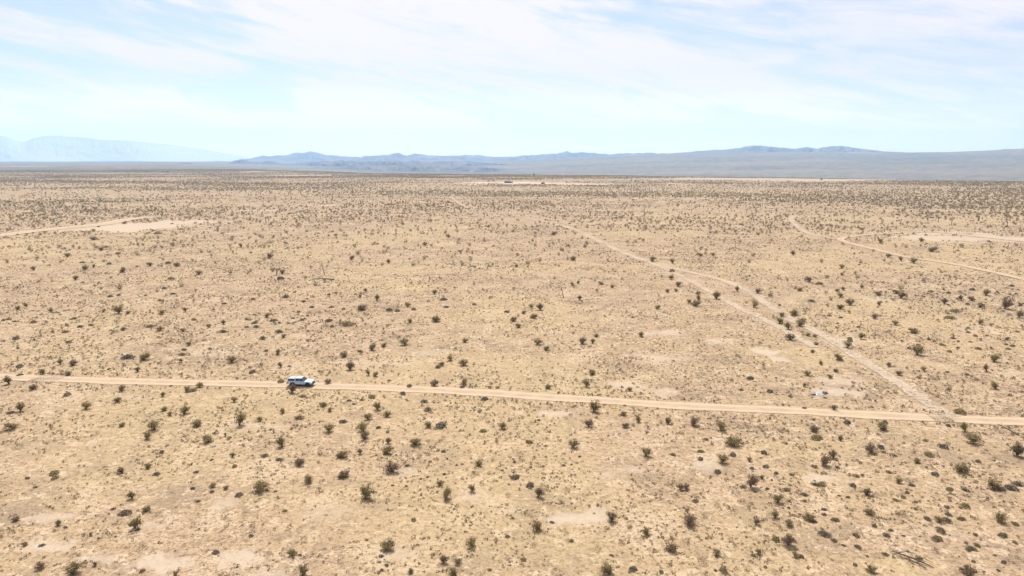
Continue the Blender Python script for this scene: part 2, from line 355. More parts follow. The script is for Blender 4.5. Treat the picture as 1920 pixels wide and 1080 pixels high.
hills(16000, [(-260, 262), (-160, 240), (-60, 247), (0, 252), (20, 256), (40, 264.5), (52, 264.5), (68, 258), (90, 254), (110, 253), (135, 255), (165, 257), (190, 261), (215, 262), (245, 262.5), (290, 267), (330, 271), (380, 279), (430, 288), (480, 296)], 1500, 0, 1, name='far_mountains', m=MFAR, rough=.4, spur=.6, amp=.16)
hills(13800, [(340, 304), (385, 301), (410, 298.5), (430, 300), (450, 297), (470, 297), (492, 291), (505, 292.5), (540, 290), (556, 285.5), (570, 285.5), (583, 283), (598, 286), (612, 290), (640, 292), (700, 296), (780, 299)], 1500, 0, 2, rough=.7)
hills(15000, [(800, 300), (840, 293), (875, 290), (900, 291), (920, 294), (960, 296), (1010, 300)], 1300, 0, 12, rough=1.5)
hills(12000, [(600, 303), (640, 296), (680, 293), (705, 292), (725, 290), (740, 287), (748, 285.5), (757, 290), (765, 291), (778, 286), (790, 289.5), (812, 291), (840, 291), (866, 291.5), (880, 294), (905, 295), (950, 293.5), (985, 291), (1010, 289.5), (1040, 287), (1056, 284.5), (1064, 282.5), (1074, 285.5), (1100, 285.5), (1125, 288), (1160, 287.5), (1210, 286), (1260, 288), (1320, 292)], 1400, 0, 4, rough=1.8)
hills(12500, [(1180, 292), (1280, 285), (1340, 280.5), (1370, 279), (1390, 275), (1405, 273), (1420, 272.5), (1440, 274), (1470, 277), (1490, 278.5), (1500, 276.5), (1510, 275.5), (1530, 278), (1545, 275), (1558, 273), (1572, 273), (1590, 275), (1610, 278), (1655, 283), (1720, 286), (1780, 286), (1830, 285), (1850, 282), (1880, 279), (1920, 277), (2000, 272), (2150, 276), (2300, 290)], 2200, 20, 6, rough=.45)
hills(7200, [(300, 314), (316, 310), (330, 306), (342, 304.5), (356, 305), (372, 308.5), (392, 311.5), (410, 314)], 320, -40, 7, rough=.5, cols=120)
hills(9000, [(420, 309), (440, 300.5), (452, 298.5), (460, 299), (472, 303), (490, 304), (504, 301), (520, 304), (540, 309)], 500, -60, 8, rough=1.1, cols=120)
hills(7800, [(400, 330), (520, 309), (555, 305), (580, 302), (600, 302.5), (640, 300), (690, 301), (740, 300), (790, 301.5), (830, 300.5), (880, 302), (930, 306), (980, 309), (1080, 330)], 800, -120, 9, rough=2.0, cols=300)
hills(6200, [(300, 350), (400, 322), (480, 318), (600, 314), (680, 309), (740, 310), (800, 307), (860, 311), (940, 315), (1020, 322), (1120, 350)], 700, -120, 10, rough=2.0, cols=300)

# ------------------------------------------------------------------ plants
def tri_cloud(c, size, rg, flat=0.0, up=0.0):
    """one random triangle per centre"""
    n = len(c); d1 = rg.normal(size=(n, 3)); d2 = rg.normal(size=(n, 3)); d1[:, 2] = d1[:, 2]*(1-flat)+up; d2[:, 2] *= (1-flat)
    d1 /= np.linalg.norm(d1, axis=1)[:, None]; d2 -= (d2*d1).sum(1)[:, None]*d1*.7; d2 /= np.linalg.norm(d2, axis=1)[:, None]
    s = np.broadcast_to(np.asarray(size, float), (n,))[:, None]
    V = np.stack([c-d1*s*.6, c+d1*s*.6, c+d2*s*.75], 1).reshape(-1, 3)
    return V, np.arange(3*n).reshape(-1, 3)
def strip(p0, p1, w0, w1, rg):
    """tapered 3-sided stem"""
    d = p1-p0; d = d/np.linalg.norm(d); a = np.cross(d, [.3, .5, .1]+rg.normal(size=3)*.1); a /= np.linalg.norm(a); b = np.cross(d, a)
    an = [0, 2.1, 4.2]; V = [p0+(a*math.cos(t)+b*math.sin(t))*w0 for t in an]+[p1+(a*math.cos(t)+b*math.sin(t))*w1 for t in an]
    Fq = [[i, (i+1) % 3, 3+(i+1) % 3, 3+i] for i in range(3)]
    return np.array(V), np.array(Fq)
def shrub_variant(seed, n_st=16, leaves=720, spread=.5, hgt=.9):
    """unit shrub: crown ~1 m across: many stems fanning out from the base, foliage clumped toward their ends"""
    rg = np.random.default_rng(seed); tips = []; SV, SF, k = [], [], 0
    lop = rg.normal(size=2)*.10
    for i in range(n_st):
        a = rg.uniform(0, 2*math.pi); q = math.sqrt(rg.uniform(0, 1)); out = spread*q*rg.uniform(.7, 1.05); h = hgt*(1-.45*q*q)*rg.uniform(.62, 1.08)
        mid = np.array([math.cos(a)*out*.42+lop[0]*.4, math.sin(a)*out*.42+lop[1]*.4, h*.55]); tip = np.array([math.cos(a)*out+lop[0], math.sin(a)*out+lop[1], h])
        for p0, p1, w0, w1 in ((np.array([0, 0, -.04])+rg.normal(size=3)*[.03, .03, 0], mid, .016, .011), (mid, tip, .011, .004)):
            V, Q = strip(p0, p1, w0, w1, rg); SV.append(V); SF.append(Q+k); k += 6
        tips.append((mid, tip))
    LC = []; T = []
    per = leaves//n_st
    for mid, tip in tips:
        t = rg.beta(1.8, 1.3, per)[:, None]*1.35-.35; c = np.where(t > 0, mid*(1-t)+tip*t, mid*(1+t*1.9)); c = c+rg.normal(size=(per, 3))*[.075, .075, .060]*(1.0)
        LC.append(c); T.append(np.clip(rg.uniform(.0, .7)+rg.normal(size=per)*.18, 0, .99))
    LC = np.concatenate(LC); LC[:, 2] = np.maximum(LC[:, 2], .04); T = np.concatenate(T)
    LV, LF = tri_cloud(LC, rg.uniform(.050, .090, len(LC)), rg)
    return (LV, LF, np.repeat(T, 3)), (np.concatenate(SV), np.concatenate(SF))
def mound_variant(seed, leaves=520, h=.42):
    """unit low dense mound ~1 m across"""
    rg = np.random.default_rng(seed); n = leaves
    u = rg.uniform(0, 2*math.pi, n); v = np.sqrt(rg.uniform(0, 1, n)); lob = 1+.22*np.sin(u*2+rg.uniform(0, 6))+.14*np.sin(u*5+rg.uniform(0, 6))
    rad = .46*v*lob; z = h*np.sqrt(np.clip(1-v**2.2, 0, 1))*rg.uniform(.35, 1.1, n)*(1+.2*np.sin(u*3))
    c = np.stack([rad*np.cos(u), rad*np.sin(u), z+.02], 1)
    T = np.clip(.35+.35*np.sin(u*3+seed)*v+rg.normal(size=n)*.2, 0, .99)
    V, Fc = tri_cloud(c, rg.uniform(.06, .12, n), rg)
    return V, Fc, np.repeat(T, 3)
def tuft_variant(seed, n=14):
    """flat spiky tuft ~1 m across"""
    rg = np.random.default_rng(seed); u = rg.uniform(0, 6.28, n); v = np.sqrt(rg.uniform(0, 1, n))*.42
    c = np.stack([v*np.cos(u), v*np.sin(u), .10+.34*rg.uniform(0, 1, n)*(1-v)], 1)
    V, Fc = tri_cloud(c, rg.uniform(.25, .42, n), rg); return V, Fc, np.repeat(np.clip(rg.uniform(0, 1, n), 0, .99), 3)
def scatter_mesh(name, variants, P, S, rot, vi, mats, tints, mi=None):
    """merge many small plants into one mesh (ground cover only). variants: (V,F,T); P (n,3), S (n,3)"""
    VV, TT = [], []; MI = []
    for k, (V, Fc, T) in enumerate(variants):
        s = np.where(vi == k)[0]
        if len(s) == 0: continue
        c, sn = np.cos(rot[s])[:, None], np.sin(rot[s])[:, None]
        x = V[None, :, 0]*S[s, 0:1]; y = V[None, :, 1]*S[s, 1:2]; z = V[None, :, 2]*S[s, 2:3]
        X = x*c-y*sn+P[s, 0:1]; Y = x*sn+y*c+P[s, 1:2]; Z = z+P[s, 2:3]
        VV.append(np.stack([X, Y, Z], -1).reshape(-1, 3)); TT.append(np.clip(T[None]*.5+tints[s][:, None]*.5, 0, .99).ravel())
        if mi is not None: MI.append(np.repeat(mi[s], len(Fc)))
    VV = np.concatenate(VV); Fc = np.arange(len(VV)).reshape(-1, 3)
    me = np_mesh(name, VV, [Fc], mats, fmat=np.concatenate(MI) if mi is not None else None, attrs={'tint': np.concatenate(TT)})
    return link(bpy.data.objects.new(name, me))

# --- plants read off the photograph: (x, y of the foot, width) in pixels of 3x views whose corner is at (ox, oy)
T3 = {
 'c': {
 (0, 540): "290,135,25 690,238,30 897,242,36 1027,245,28 1060,322,34 912,147,32 1043,132,26 578,135,26 670,140,60 722,145,24 95,122,26 150,105,26 250,480,40 343,430,34 405,435,44 385,490,34 805,405,60 775,472,34 1305,418,46 1565,372,34 1580,445,30 1178,222,26 1258,203,30 1477,288,30 1595,277,28 1498,165,34 1610,55,28 50,538,46 182,570,44 685,580,44 1045,585,44 1120,560,36 662,642,44 912,612,30 1315,640,34 482,680,46 115,690,50 78,790,60 870,798,60 680,780,34 1037,710,58 930,690,36 958,718,30 1115,778,50 1345,772,70 1820,662,40 1855,695,28 1640,592,52 1850,808,60 1590,700,36 1465,748,30 1850,536,36 1020,415,24",
 (640, 540): "105,52,24 200,70,34 120,125,50 385,195,28 370,105,34 530,188,46 525,35,32 1067,110,28 1120,125,44 1022,145,28 995,160,20 1078,170,40 970,188,36 998,220,34 834,60,20 1342,68,28 1437,22,22 1775,118,30 1835,25,24 1880,20,24 697,305,34 358,318,50 235,328,36 168,348,48 18,385,44 1102,318,44 1148,350,34 1355,315,50 1413,312,30 1438,275,30 1687,275,34 612,405,36 565,438,32 545,450,30 693,435,50 50,462,54 155,490,30 187,497,36 1415,488,40 1157,565,40 1382,552,46 520,552,44 682,545,44 1625,578,30 205,680,50 150,740,44 260,722,44 488,782,46 902,788,44 1595,780,44 1590,718,34 1668,750,40 1838,765,40 1392,780,50 1420,700,70 125,808,60 1605,135,16",
 (1280, 540): "310,20,30 418,30,38 190,62,46 397,110,40 95,70,36 85,35,26 35,85,28 70,102,46 660,18,24 870,22,26 905,12,26 886,52,34 805,32,22 945,95,46 1228,58,46 1205,30,40 1110,98,26 1100,40,34 1475,90,40 1625,70,38 1705,42,44 1673,110,36 1808,118,66 1903,100,30 1890,168,44 1568,70,30 545,198,42 597,232,50 655,212,50 558,162,36 632,155,44 680,190,32 700,268,28 740,276,24 753,322,26 727,362,26 610,292,50 927,336,52 1000,285,40 885,405,50 1195,208,38 1080,172,32 1300,250,46 1665,202,36 1320,375,66 1750,415,50 1710,468,36 1358,465,28 1160,440,30 1215,490,40 705,492,34 783,432,26 860,470,28 832,505,28 452,435,22 680,555,28 815,105,20 1822,290,28 1765,568,46 850,685,36 50,772,60 215,795,64 1130,800,60 1590,808,60 730,805,50",
 (0, 810): "822,42,50 1175,58,66 1272,22,24 1678,188,54 1590,82,60 1742,280,54 690,230,44 828,205,40 742,372,52 758,535,72 1452,330,84 95,500,40 830,445,48 1645,690,50 410,800,90 990,808,36 1700,808,60 238,765,54 1910,140,40 322,528,40 1915,260,30 142,636,34 540,748,30 505,585,24 10,590,24 1305,142,30 1270,318,30 1195,312,34",
 (640, 810): "130,40,60 415,65,60 262,66,36 250,122,56 12,140,50 20,255,54 285,222,84 135,380,84 580,375,72 775,188,44 738,330,46 1300,88,56 1715,135,60 1107,368,62 1117,548,70 1520,500,64 250,665,84 735,640,66 572,740,54 655,735,46 645,808,70 1510,805,80 1722,582,52 1848,665,62 105,120,34 1905,320,40 395,790,34 555,300,40",
 (1280, 810): "285,80,80 225,172,60 380,308,76 375,165,30 445,262,30 783,188,66 850,150,56 1055,112,60 1630,62,100 1880,130,84 1560,220,74 1215,285,36 1028,348,46 1048,458,50 520,485,44 535,395,54 590,628,88 190,690,44 712,500,56 20,320,50 40,525,80 425,680,40 598,530,44 1447,500,50 1600,805,90 1770,505,70 1060,790,50 645,705,40 885,50,30 410,515,40 1750,325,70 1320,175,40",
 (0, 230): "380,755,34 480,830,36 525,815,24 190,828,30 690,842,32 845,805,32 995,808,36 1120,855,34 1590,850,32 1310,730,20 570,720,28 528,660,36 1360,700,26 1225,610,20 425,885,30 1750,820,22 1413,838,22 1515,765,40 625,875,20",
 (640, 230): "1308,775,34 1118,782,24 988,812,24 270,790,28 1203,805,18 1198,880,20 1750,782,40 1853,880,34 1865,790,30 1465,910,30 1328,905,24 1302,915,26 1580,882,22 1525,928,24 1895,920,36 55,770,32 138,950,24 900,878,20 602,645,26 473,692,26 655,680,22 1190,632,34",
 (1280, 230): "102,750,32 170,750,26 623,745,26 715,895,38 1003,930,26 662,945,24 895,820,28 893,860,24 1110,675,32 1153,758,26 1230,778,28 1300,790,40 1340,668,30 1395,725,46 500,665,18"},
 'd': {
 (0, 540): "415,175,34 190,195,46 512,212,32 377,212,28 452,220,36 370,250,40 90,288,46 388,308,36 843,220,50 1090,180,42 900,72,30 820,44,26 620,50,38 668,42,34 973,36,34 1262,90,34 1200,123,24 1708,78,36 1755,110,36 1680,138,32 1390,180,28 1387,222,34 1442,222,36 1443,188,24 1570,250,50 1648,172,26 1698,182,34 1730,158,28 1540,185,44 1850,188,52 1572,198,26 1850,40,30 1865,110,36 1888,30,24 1025,378,46 1035,350,36 1182,345,28 720,395,100 110,445,50 112,492,40 612,458,26 1420,475,44 1580,530,54 378,605,58 60,705,46 960,552,22 1085,580,50 1703,612,42 1685,735,60 50,178,34 20,185,30 85,190,28 1497,355,32 1255,250,50",
 (640, 540): "575,68,48 590,110,36 270,128,50 315,132,40 408,124,36 748,95,36 930,138,34 30,210,74 12,120,30 107,360,34 383,555,42 347,598,44 270,522,28 805,628,56 172,618,48 45,635,34 70,655,28 116,632,28 466,643,42 487,690,52 10,755,50 558,782,78 208,788,38 797,808,48 680,560,36 1110,745,24",
 (1280, 540): "545,100,26 824,158,28 888,168,30 870,200,22 988,222,26 940,300,44 938,285,34 1602,94,32 1630,12,38 1395,22,34 1495,30,32 1605,228,28 1645,272,34 1605,252,26 1710,268,24 1855,328,36 1880,248,28 1520,285,32 1550,302,24 1548,338,28 1662,345,36 1830,345,32 1735,340,24 1500,360,36 1275,342,36 1232,300,24 1385,292,32 1618,305,24 1325,322,30 1460,322,38 1505,172,60 380,512,52 330,575,28 606,612,32 1560,702,84 925,760,56 1138,758,40 1493,778,36 1065,672,24 683,678,26 800,620,24 1600,490,30 1655,515,24 1820,320,24 1488,475,28 490,585,46",
 (0, 810): "305,238,68 155,262,30 1490,138,44 1568,158,40 1320,196,40 1103,228,34 705,460,76 638,434,32 910,115,36 1345,358,52 1192,338,32 1190,158,28 1085,320,36 1688,694,28 1602,446,36 1215,680,50 235,640,36 1412,586,34 368,538,30 880,240,44 775,552,28 1115,392,34 200,312,28 310,262,50 650,590,20 800,785,40 1550,335,24",
 (640, 810): "1057,60,50 978,258,60 1062,305,66 1865,130,40 370,192,34 575,112,34 500,168,24 405,155,20 1135,195,26 1065,200,26 680,182,20 648,188,20 407,498,40 255,752,30 225,700,34 228,778,26 595,152,20 448,265,22 1250,190,26 1340,140,24 365,305,22 290,302,22 580,240,30 485,255,26 935,590,34 1295,615,34 1520,695,30 1640,775,60 1800,790,40 1185,510,34 1025,720,44 835,778,30",
 (1280, 810): "752,38,84 100,112,44 100,155,46 282,132,50 457,120,48 468,198,44 197,228,52 135,46,30 740,198,46 870,202,34 1115,90,50 1128,115,30 1465,88,60 1363,50,34 1385,132,66 1420,240,52 1192,136,34 1160,230,34 1662,168,38 525,235,34 613,242,34 745,298,44 958,304,52 1288,302,40 582,328,54 340,312,40 475,322,28 1500,325,50 1592,330,46 1885,298,60 1845,320,110 1785,325,60 1590,420,66 1488,425,36 1375,492,50 1567,492,52 795,438,36 795,466,34 735,505,40 975,585,50 1078,530,40 1430,605,80 1450,560,74 1195,385,38 930,368,30 880,360,24 685,390,30 1310,395,30 1010,245,30 975,250,44 1240,370,38 780,300,60 1140,690,46 1655,640,40 1605,665,40 1805,735,40 1635,730,34 1870,625,40 1800,585,60 1870,520,50 970,750,34 1775,780,30 1755,695,24 855,615,40 465,762,30 395,695,36 185,780,26 1645,580,34 1145,585,50 1243,585,24 1170,555,30 1310,435,30 905,640,30 1038,700,24",
 (0, 230): "615,798,36 465,788,32 692,822,28 925,935,34 1580,880,54 910,808,24 700,570,32 555,588,20 880,556,20 968,570,20 1020,602,26 885,626,40",
 (640, 230): "1860,838,50 665,725,26"}}
plants = []           # kind, x, y, width(m), base px, base py
for kd, views in T3.items():
    for (ox, oy), s in views.items():
        for tok in s.split():
            a, b, c = map(float, tok.split(','))
            px, py = ox+a/3, oy+b/3; p = at(px, py); d = proj(*p)[2]
            plants.append((kd, p[0], p[1], min(c/3, 27)*float(d)/F*(1.22 if kd == 'c' else .86)))
def sample(n, r0, r1, a=46):
    """uniform over a ring sector"""
    r = np.sqrt(rng.uniform(r0*r0, r1*r1, n)); t = rng.uniform(R(-a), R(a), n); return r*np.sin(t), r*np.cos(t)
hx = np.array([p[1] for p in plants]); hy = np.array([p[2] for p in plants])
def cull(x, y, k, margin=.4, bare=True):
    keep = ~near_road(x, y, margin)
    if bare: keep &= ell(x, y, BARE) < .45
    return keep & k
def inframe(x, y, m=0):
    X, Y, d = proj(x, y, height(x, y)); return (X > -m) & (X < 1920+m) & (Y < 1080+m) & (d > 0)
def sector_n(r0, r1, per, a=46): return int(math.radians(2*a)/2*(r1*r1-r0*r0)/per)
# far creosote plain (beyond the part read bush by bush)
bx, by = sample(sector_n(215, 3300, 20), 215, 3300); br = np.hypot(bx, by)
den = .25+1.1*sm(.32, .68, fbm(bx/160, by/110, 51, 4))
den *= .55+.6*sm(250, 600, br); den *= 1-.25*sm(1500, 3000, br)
X_ = xph_of(bx, by); den *= .8+.45*sm(900, 1700, X_)*sm(380, 600, br)
den *= np.where((br < 400), .5, 1)
pk = fbm(bx/500, by/130, 77, 3); den *= .5+1.0*sm(.40, .6, pk)*sm(600, 900, br)+.5*(1-sm(600, 900, br))
k = cull(bx, by, rng.uniform(0, 1.5, len(bx)) < den, .8); bx, by = bx[k], by[k]
bw = np.clip(np.exp(rng.normal(.50, .36, len(bx)))*.95, .6, 2.6); bkd = np.where(rng.uniform(size=len(bx)) < .86, 'c', 'd')
# low dark shrubs in drifts on the right
def drift(n, cx, cy, sx, sy):
    c = at(cx, cy); e = at(cx+sx, cy); f = at(cx, cy-sy)
    return c[0]+rng.normal(size=n)*abs(e[0]-c[0]), c[1]+rng.normal(size=n)*abs(f[1]-c[1])
dx, dy = [], []
for (n, cx, cy, sx, sy) in ((80, 1790, 525, 70, 16), (40, 1860, 480, 50, 8), (50, 1720, 560, 80, 16), (40, 1880, 560, 60, 20), (30, 520, 596, 60, 12), (24, 60, 600, 50, 10), (24, 150, 480, 60, 8), (20, 1600, 1000, 200, 60)):
    a, b = drift(n, cx, cy, sx, sy); dx.append(a); dy.append(b)
dx = np.concatenate(dx); dy = np.concatenate(dy); k = cull(dx, dy, np.ones(len(dx), bool)); dx, dy = dx[k], dy[k]; dw = np.clip(np.exp(rng.normal(-.1, .28, len(dx))), .5, 1.6)
# plants beyond the sides of the frame
ox_, oy_ = sample(sector_n(30, 230, 90, 60), 30, 230, 60); k = cull(ox_, oy_, ~inframe(ox_, oy_, 10)); ox_, oy_ = ox_[k], oy_[k]; ow = np.clip(np.exp(rng.normal(.3, .35, len(ox_))), .5, 2.6)
# small clumps, 0.4-1.1 m
sx, sy = sample(sector_n(55, 900, 3.6), 55, 900); sr = np.hypot(sx, sy)
den = (.08+1.5*sm(.38, .66, fbm(sx/16, sy/12, 61, 4)))*(.35+1.0*sm(.35, .6, fbm(sx/60, sy/45, 66, 3)))*(1-.10*sm(200, 450, sr))
k = cull(sx, sy, rng.uniform(0, 1.3, len(sx)) < den, .1); sx, sy = sx[k], sy[k]; sw = np.exp(rng.normal(-.52, .34, len(sx)))
# tufts 0.2-0.45 m
tx, ty = sample(sector_n(50, 480, .85), 50, 480); tr_ = np.hypot(tx, ty)
den = (.12+1.3*sm(.38, .70, fbm(tx/7, ty/7, 71, 4)))*(1-.55*sm(150, 400, tr_))
k = cull(tx, ty, rng.uniform(0, 1.4, len(tx)) < den, .05); tx, ty = tx[k], ty[k]; tw = np.exp(rng.normal(-.98, .30, len(tx)))
# verge: clumps lining the road berms
cx, cy, wd = ROADSEG[0]; i = rng.integers(0, len(cx)-1, 900); sd = rng.choice([-1, 1], 900); off = wd/2+.15+np.abs(rng.normal(size=900))*.9
nx = -(cy[i+1]-cy[i]); ny = cx[i+1]-cx[i]; l = np.hypot(nx, ny)
sx = np.concatenate([sx, cx[i]+nx/l*off*sd]); sy = np.concatenate([sy, cy[i]+ny/l*off*sd]); sw = np.concatenate([sw, np.exp(rng.normal(-.8, .25, 900))])
print('counts', len(plants), len(bx), len(dx), len(ox_), len(sx), len(tx))

allk = np.array([p[0] for p in plants]+list(bkd)+['d']*len(dx)+['c']*len(ox_)+['s']*len(sx))
ax_ = np.concatenate([hx, bx, dx, ox_, sx]); ay_ = np.concatenate([hy, by, dy, oy_, sy])
aw = np.concatenate([[p[3] for p in plants], bw, dw, ow, sw]); az_ = height(ax_, ay_)
read = np.arange(len(allk)) < len(plants)
PX, PY, DD = proj(ax_, ay_, az_); pxw = aw/DD*F
vis = (PX > 4) & (PX < 1916) & (PY > 300) & (PY < 1085) & (DD > 0)
rot = rng.uniform(0, 6.28, len(allk)); tint = rng.uniform(0, 1, len(allk))
# hidden by nothing here: the 300 that show largest of each kind become objects of their own
solo = np.zeros(len(allk), bool)
for kd in 'cds':
    idx = np.where((allk == kd) & vis)[0]; solo[idx[np.argsort(-(pxw[idx]+6*read[idx]))][:300]] = True
# --- variants
SV = [shrub_variant(100+i, n_st=(14, 18, 12, 20, 16, 15)[i], spread=(.46, .5, .42, .5, .48, .44)[i], hgt=(.70, .60, .78, .56, .66, .74)[i]) for i in range(6)]
MV = [mound_variant(200+i, h=(.42, .34, .5, .38, .46)[i]) for i in range(5)]
CV = [mound_variant(300+i, leaves=90, h=.55) for i in range(6)]
def plant_mesh(nm, V, Fc, T, m): return np_mesh(nm, V, [Fc], [m], attrs={'tint': T})
S_leaf = [[plant_mesh('foliage', *v[0], m) for m in (MOL, MBR)] for v in SV]
S_stem = [np_mesh('branches', v[1][0], [v[1][1]], [MWD]) for v in SV]
M_mesh = [[plant_mesh('low_shrub', *v, m) for m in (MDK, MOL, MBR)] for v in MV]
C_mesh = [plant_mesh('brush_clump', *v, MBR) for v in CV]
# --- labels: where each plant stands, and its rank along that strip
ROWS = [(0, 0, 'on far plain'), (0, 0, 'on middle plain'), (0, 0, 'well beyond road'), (0, 0, 'just beyond road'), (0, 0, 'just below road'), (0, 0, 'in foreground'), (0, 0, 'in lower foreground'), (0, 0, 'along bottom edge')]
COLS = ['at far left', 'at left', 'left of centre', 'near the centre', 'just right of centre', 'at right', 'towards the right side', 'at far right']
MX = [p[0] for p in MAIN]; MY = [p[1] for p in MAIN]
def zone(px, py):
    ry = np.interp(px, MX, MY)
    if py > ry: r = 4 if py < 830 else 5 if py < 910 else 6 if py < 1000 else 7
    else: r = 3 if py > 640 else 2 if py > 560 else 1 if py > 470 else 0
    return r, min(7, int(px/240))
ORD = ['first', 'second', 'third', 'fourth', 'fifth', 'sixth', 'seventh', 'eighth', 'ninth', 'tenth', 'eleventh', 'twelfth', 'thirteenth', 'fourteenth', 'fifteenth', 'sixteenth', 'seventeenth', 'eighteenth', 'nineteenth', 'twentieth']
ids = np.where(solo)[0]; zmap = {}
for i in ids: zmap.setdefault((allk[i],)+zone(PX[i], PY[i]), []).append(i)
label = {}
for (kd, r, c), lst in zmap.items():
    lst.sort(key=lambda i: PX[i]); big = max(lst, key=lambda i: pxw[i])
    noun = {'c': 'airy {} shrub', 'd': 'low {} mound', 's': 'tiny brown {} clump'}[kd]
    for n, i in enumerate(lst):
        adj = {'c': 'olive' if tint[i] < .72 else 'brown', 'd': 'grey' if tint[i] < .62 else 'olive' if tint[i] < .84 else 'brown', 's': 'twiggy'}[kd]
        if kd == 's' and len(lst) > 20:
            label[i] = f'one of many tiny brown twiggy clumps {ROWS[r][2]} {COLS[c]}'; continue
        nn = noun.format(adj)
        if i == big and len(lst) > 1: label[i] = f'largest {nn} {ROWS[r][2]} {COLS[c]}'
        elif len(lst) == 1: label[i] = f'only {nn} {ROWS[r][2]} {COLS[c]}'
        elif n == len(lst)-1: label[i] = f'rightmost {nn} {ROWS[r][2]} {COLS[c]}'
        elif n == 0: label[i] = f'leftmost {nn} {ROWS[r][2]} {COLS[c]}'
        elif n < 20: label[i] = f'{ORD[n]} {nn} from left {ROWS[r][2]} {COLS[c]}'
        else: label[i] = f'small {nn} {ROWS[r][2]} {COLS[c]}'
for i in ids:
    kd = allk[i]; r, c = zone(PX[i], PY[i]); W = float(aw[i]); v = int(rot[i]*1000); z = float(az_[i])
    loc = (float(ax_[i]), float(ay_[i]), z); yv = .85+.3*((v % 17)/17)
    if kd == 'c':
        o = link(bpy.data.objects.new('desert_shrub', None)); o.empty_display_size = .3
        q = v % 6; sz = W*1.08
        o.location = loc; o.rotation_euler = (0, 0, float(rot[i])); o.scale = (sz, sz*yv, sz*.95*(.85+.3*((v % 11)/11)))
        link(bpy.data.objects.new('foliage', S_leaf[q][0 if tint[i] < .72 else 1]), o); link(bpy.data.objects.new('branches', S_stem[q]), o)
        tag(o, label[i], 'shrub', 'airy desert shrubs scattered over the plain')
    elif kd == 'd':
        o = link(bpy.data.objects.new('low_shrub', M_mesh[v % 5][0 if tint[i] < .62 else 1 if tint[i] < .84 else 2])); o.location = loc; o.rotation_euler = (0, 0, float(rot[i])); o.scale = (W, W*yv, W*.75)
        tag(o, label[i], 'shrub', 'low mounded shrubs on the sand')
    else:
        o = link(bpy.data.objects.new('brush_clump', C_mesh[v % 6])); o.location = loc; o.rotation_euler = (0, 0, float(rot[i])); o.scale = (W, W*yv, W*.9)
        tag(o, label[i], 'brush', 'tiny brown brush clumps on the sand')
# --- the rest of each kind, merged
def rest(name, sel, variants, mats, hf, mi=None):
    s = np.where(sel)[0]; n = len(s); W = aw[s]
    o = scatter_mesh(name, variants, np.stack([ax_[s], ay_[s], az_[s]], 1), np.stack([W, W*rng.uniform(.85, 1.15, n), W*hf*rng.uniform(.8, 1.2, n)], 1), rot[s], rng.integers(0, len(variants), n), mats, tint[s], mi=None if mi is None else mi[s])
    return o
def coarse(seed, n, size, h, conic=True):
    rg = np.random.default_rng(seed); u = rg.uniform(0, 6.28, n); v = np.sqrt(rg.uniform(0, 1, n)); zz = rg.uniform(.12, 1, n)
    rad = .46*v*(.35+.65*zz if conic else np.sqrt(np.clip(1-zz*zz, .1, 1))); c = np.stack([rad*np.cos(u), rad*np.sin(u), h*zz*(1-.3*v)], 1)
    V, Fc = tri_cloud(c, rg.uniform(size*.7, size*1.3, n), rg); return V, Fc, np.repeat(np.clip(rg.normal(.5, .25, n), 0, .99), 3)
rr_ = np.hypot(ax_, ay_)
mi = (tint > .62).astype(int)
mid = (allk == 'c') & ~solo & (rr_ < 650); far = (allk == 'c') & ~solo & (rr_ >= 650)
cs = [coarse(400+i, 110, .13, .85) for i in range(6)]; cf = [coarse(420+i, 26, .30, .85) for i in range(8)]
# one object for the whole rest of the kind: near ones finer, far ones coarser
o1 = rest('desert_shrubs', mid, cs, [MOL, MBR], .9, mi); o2 = rest('desert_shrubs', far, cf, [MOL, MBR], .9, mi)
def join(a, b):
    ma, mb = a.data, b.data
    def arr(me):
        V = np.empty(len(me.vertices)*3, np.float32); me.vertices.foreach_get('co', V)
        t = np.empty(len(me.vertices), np.float32); me.attributes['tint'].data.foreach_get('value', t)
        f = np.empty(len(me.polygons), np.int32); me.polygons.foreach_get('material_index', f); return V.reshape(-1, 3), t, f
    (V1, t1, f1), (V2, t2, f2) = arr(ma), arr(mb); V = np.concatenate([V1, V2])
    me = np_mesh(a.name, V, [np.arange(len(V)).reshape(-1, 3)], list(ma.materials), fmat=np.concatenate([f1, f2]), attrs={'tint': np.concatenate([t1, t2])})
    a.data = me; bpy.data.objects.remove(b); return a
tag(join(o1, o2), 'thousands of olive and brown shrubs dotting the plain out to the hills', 'shrubs', kind='stuff')
o = rest('low_shrubs', (allk == 'd') & ~solo, [coarse(440+i, 60, .16, .5, False) for i in range(5)], [MDK], .9)
tag(o, 'remaining low dark mounded shrubs spread over the far plain', 'shrubs', kind='stuff')
o = rest('brush_clumps', (allk == 's') & ~solo, [coarse(460+i, 22, .24, .6, False) for i in range(8)], [MBR, MTF, MDK], .9, (tint*3).astype(int) % 3)
tag(o, 'countless tiny brown brush clumps speckling the sandy ground', 'brush', kind='stuff')
n = len(tx)
o = scatter_mesh('dry_grass', [tuft_variant(500+i, 10) for i in range(8)], np.stack([tx, ty, height(tx, ty)], 1), np.stack([tw, tw, tw*.8], 1), rng.uniform(0, 6.28, n), rng.integers(0, 8, n), [MTF], rng.uniform(0, 1, n))
tag(o, 'dry straw coloured grass tufts covering the near ground', 'grass', kind='stuff')

